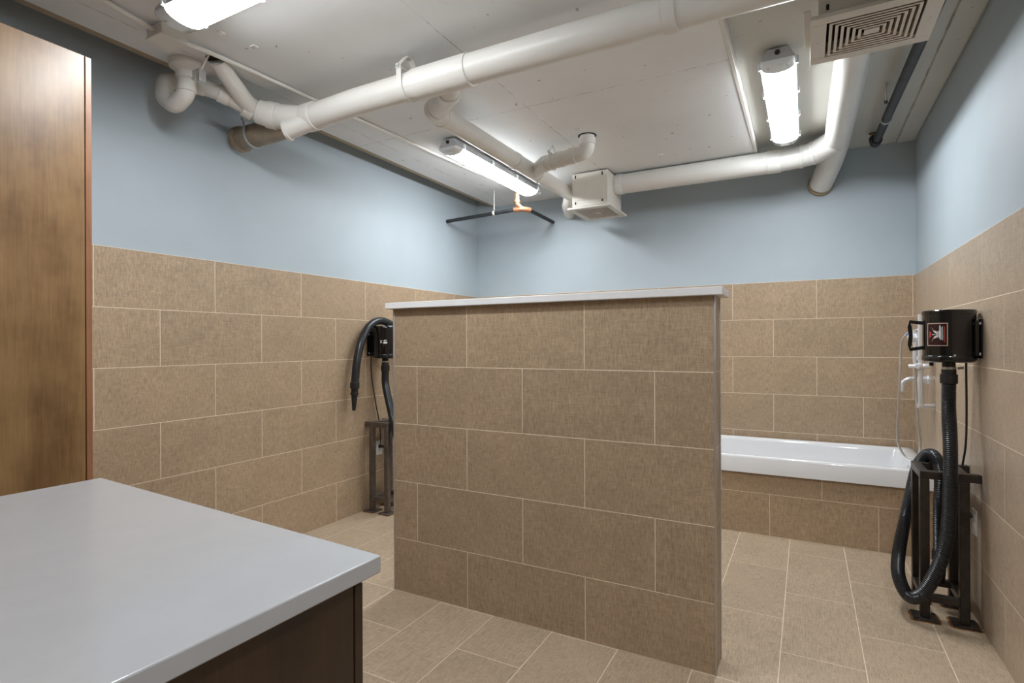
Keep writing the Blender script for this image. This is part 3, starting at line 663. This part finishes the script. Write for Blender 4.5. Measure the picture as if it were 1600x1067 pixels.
pc = obj('power_cord', tube(NB(), spline([(.672, 3.30, 1.40), (.682, 3.33, 1.33), (.684, 3.348, 1.2), (.688, 3.363, .994), (.692, 3.40, .82), (.685, 3.435, .70), (.672, 3.42, .60), (.655, 3.38, .52), (.66, 3.36, .485)], 10), .0048, 12), M['black_matt'], rt)
obj('plug', tube(NB(), [(.660, 3.350, .485), (.702, 3.350, .485)], [.010, .015], 16), M['black_matt'], pc)
# left wall dryer
LC = (-3.0, 3.357)
hp = [(-3.0, 3.357, 1.125), (-2.997, 3.356, 1.0), (-2.93, 3.325, .85), (-2.845, 3.29, .67), (-2.82, 3.34, .45), (-2.85, 3.50, .30), (-2.93, 3.64, .45), (-3.0, 3.70, .8), (-3.01, 3.68, 1.15), (-3.03, 3.58, 1.40), (-3.04, 3.45, 1.495), (-3.045, 3.32, 1.512), (-3.045, 3.21, 1.455), (-3.045, 3.13, 1.33), (-3.045, 3.088, 1.18), (-3.045, 3.068, 1.03)]
lt, lh = dryer(LC, 1.212, 1.470, .095, XL+.001, -1, (3.27, 3.44), 'black pet dryer with a draped hose on the left wall', hp, False, M['hose'])
nz = obj('nozzle', lathe(NB(), [(.033, 0), (.035, -.002), (.035, -.045), (.028, -.05), (.025, -.075), (.030, -.078), (.030, -.095), (.024, -.10), (.012, -.215), (0, -.216)], (-3.045, 3.067, 1.035), (0, .05, 1), 26), M['black_matt'], lh)
s = NB(); r_ = .0965; a_ = math.atan2(-3.357, 3.0) - math.radians(6)
def lp_(bm, polys):
    for poly in polys:
        bm.faces.new([bm.verts.new((LC[0]+r_*math.cos(a_+u/r_), LC[1]+r_*math.sin(a_+u/r_), 1.345+v)) for u, v in poly])
# the letters of the small white mark read as K 9
lp_(s, [[(-.028, -.012), (-.024, -.012), (-.024, .012), (-.028, .012)], [(-.024, .0), (-.016, .012), (-.011, .012), (-.020, -.001)], [(-.022, .002), (-.011, -.012), (-.016, -.012), (-.025, -.002)],
        [(-.004, .006), (.004, .014), (.018, .014), (.024, .008), (.012, .008), (.004, .004)], [(-.004, -.012), (-.004, -.004), (.0, .0), (.022, .0), (.026, -.004), (.026, -.012), (.022, -.016), (.0, -.016)]])
obj('logo', s, M['white'], lt, label='small white maker mark')
obj('power_cord', tube(NB(), spline([(-3.085, 3.29, 1.25), (-3.095, 3.296, 1.17), (-3.10, 3.309, 1.055), (-3.10, 3.353, .844), (-3.10, 3.389, .709), (-3.095, 3.40, .60), (-3.06, 3.37, .50), (-3.07, 3.407, .485)], 10), .0045, 12), M['black_matt'], lt)
obj('plug', tube(NB(), [(-3.068, 3.407, .485), (-3.109, 3.407, .485)], [.010, .015], 16), M['black_matt'], lt)

# ------------------------------------------------------------------ steel stands below the dryers
def stand(xa, xb, wallx, mat, label, ys=(3.22, 3.44)):
    """xa: outer leg axis, xb: leg axis nearer the wall; arms run on to the wall"""
    root = thing('steel_stand', ((xa+xb)/2, sum(ys)/2, 0), label, 'stand', 'square tube stands under the dryers')
    hl = .019; top = .708
    for y in ys:
        for x in (xa, xb):
            lg = obj('leg', box(NB(), x-hl, x+hl, y-hl, y+hl, .007, top-.038), mat, root, bevel=.003)
            bp_ = obj('base_plate', box(NB(), x-.052, x+.052, y-.052, y+.052, .0012, .0072), mat, lg, bevel=.001)
            for dx, dy in ((-.038, -.038), (.038, .038)): obj('anchor_bolt', lathe(NB(), [(.008, .0072), (.008, .013), (0, .014)], (x+dx, y+dy, 0), (0, 0, 1), 6), mat, bp_)
            b = NB(); n = 28
            poly = []
            for k in range(n):
                a = 2*PI*k/n; d = .0605/max(abs(math.cos(a)), abs(math.sin(a))); d *= 1+random.uniform(-.03, .05); poly.append((x+d*math.cos(a), y+d*math.sin(a)))
            obj('rust_stain', prism(b, poly, .0003, .0012), M['rust'], bp_, label='orange rust stain round the base plate')
        e0, e1 = sorted((xa-math.copysign(hl, wallx-xa), wallx-math.copysign(.001, wallx-xa)))
        obj('wall_arm', box(NB(), e0, e1, y-hl, y+hl, top-.038, top), mat, root, bevel=.003)
        obj('rung', box(NB(), min(xa, xb)+hl, max(xa, xb)-hl, y-hl*.9, y+hl*.9, .085, .118), mat, root, bevel=.002)
    for x in (xa, xb):
        obj('side_rail', box(NB(), x-hl, x+hl, ys[0]+hl, ys[1]-hl, top-.038, top), mat, root, bevel=.003)
        obj('rung', box(NB(), x-hl*.9, x+hl*.9, ys[0]+hl, ys[1]-hl, .085, .118), mat, root, bevel=.002)
    return root
stand(.497, .648, XR, M['stand'], 'dark square tube steel stand by the right wall with a hose looped round it')
stand(-2.898, -3.052, XL, M['stand_l'], 'brown grey square tube steel stand by the left wall behind the half wall', (3.262, 3.462))

# ------------------------------------------------------------------ wall outlets
def outlet(x, y, z, s, label):
    r = thing('wall_outlet', (x, y, z), label, 'outlet', 'white power outlets')
    a, c = sorted((x, x+s*.005)); obj('cover_plate', box(NB(), a, c, y-.036, y+.036, z-.060, z+.060), M['plate'], r, bevel=.0015)
    a, c = sorted((x+s*.004, x+s*.0065))
    for dz in (-.026, .026):
        k = obj('socket', box(NB(), a, c, y-.017, y+.017, z+dz-.015, z+dz+.015), M['plate'], r, bevel=.001)
        a2, c2 = sorted((x+s*.005, x+s*.0068))
        if dz < 0: obj('slot', box(box(NB(), a2, c2, y-.008, y-.006, z+dz-.006, z+dz+.006), a2, c2, y+.006, y+.008, z+dz-.006, z+dz+.006), M['hole'], k)
outlet(XR, 3.325, .460, -1, 'white power outlet on the right wall behind the dark stand')
outlet(XL, 3.407, .475, 1, 'white power outlet on the left wall behind the brown stand')

# ------------------------------------------------------------------ shower rail, hand shower, mixer on the right wall
SX, SY = .634, 4.215
sr = thing('slide_bar', (SX, SY, .93), 'vertical chrome shower slide bar on the right wall above the tub', 'shower bar')
obj('rail', tube(NB(), [(SX, SY, .915), (SX, SY, 1.50)], .0135, 20), M['chrome'], sr)
for z in (.922, 1.224): obj('wall_bracket', tube(NB(), [(SX-.014, SY, z), (XR-.001, SY+.03, z)], .0145, 20), M['chrome'], sr)
sl = obj('slider', lathe(NB(), [(.0, -.034), (.018, -.032), (.022, -.02), (.022, .016), (.015, .028), (0, .03)], (SX-.002, SY-.005, 1.172), (-.6, -.8, 0), 24), M['chrome'], sr)
obj('holder_arm', tube(NB(), [(SX-.055, SY+.03, 1.172), (SX+.03, SY-.02, 1.172)], .0105, 16), M['chrome'], sl)
obj('clamp_knob', lathe(NB(), [(.016, 0), (.019, .01), (.016, .03), (0, .034)], (SX+.015, SY-.012, 1.172), (.9, .2, 0), 20), M['chrome'], sl)
hs = thing('hand_shower', (SX-.045, SY+.02, 1.17), 'chrome hand shower with a looping steel hose hanging over the tub', 'hand shower')
HX, HY = SX-.022, SY+.03
obj('handle', tube(NB(), [(HX, HY, 1.17), (HX-.002, HY+.002, 1.23), (HX+.001, HY, 1.29), (HX+.004, HY+.004, 1.335)], [.011, .013, .0125, .016], 20), M['chrome'], hs)
obj('spray_head', lathe(NB(), [(.012, .036), (.030, .026), (.040, .010), (.041, -.006), (.034, -.012), (0, -.013)], (HX+.0, HY+.02, 1.352), (.35, -.8, .35), 32), M['chrome'], hs)
hose = obj('hose', tube(NB(), resample(spline([(HX, HY, 1.17), (HX+.004, HY+.0, 1.0), (HX+.012, HY-.02, .80), (HX+.022, HY-.02, .68), (HX+.012, HY+.01, .595), (HX-.02, HY+.04, .572), (HX-.06, HY+.06, .60), (HX-.088, HY+.06, .70), (HX-.080, HY+.06, .95), (HX-.072, HY+.06, 1.15), (HX-.068, HY+.06, 1.28), (HX-.058, HY+.05, 1.345), (HX-.03, HY+.03, 1.385), (HX+.03, HY-.01, 1.41), (HX+.08, HY-.02, 1.44), (XR-.002, HY-.02, 1.45)], 12), .012), .0072, 14), M['braid'], hs, label='braided steel hose')
obj('hose_mark', tube(NB(), [(HX-.040, HY+.036, 1.372), (HX-.024, HY+.027, 1.389)], .0082, 14), M['blue'], hose, label='blue band on the hose')
mx = thing('tub_mixer', (XR-.02, 4.50, 1.06), 'chrome tub spout and lever on the right wall behind the slide bar', 'faucet')
obj('escutcheon', lathe(NB(), [(.032, 0), (.030, .008), (0, .010)], (XR-.0005, 4.44, 1.075), (-1, 0, 0), 28), M['chrome'], mx)
obj('valve_body', lathe(NB(), [(.024, 0), (.024, .035), (.018, .05), (0, .053)], (XR-.006, 4.44, 1.075), (-1, 0, 0), 24), M['chrome'], mx)
obj('lever', tube(NB(), [(XR-.05, 4.44, 1.075), (XR-.058, 4.432, 1.02), (XR-.062, 4.43, .965)], [.012, .009, .007], 16), M['chrome'], mx)
obj('spout', tube(NB(), bent([(XR-.004, 4.56, 1.075), (XR-.085, 4.56, 1.075), (XR-.125, 4.56, 1.055), (XR-.13, 4.56, .985)], .04, 6), .0135, 20), M['chrome'], mx)
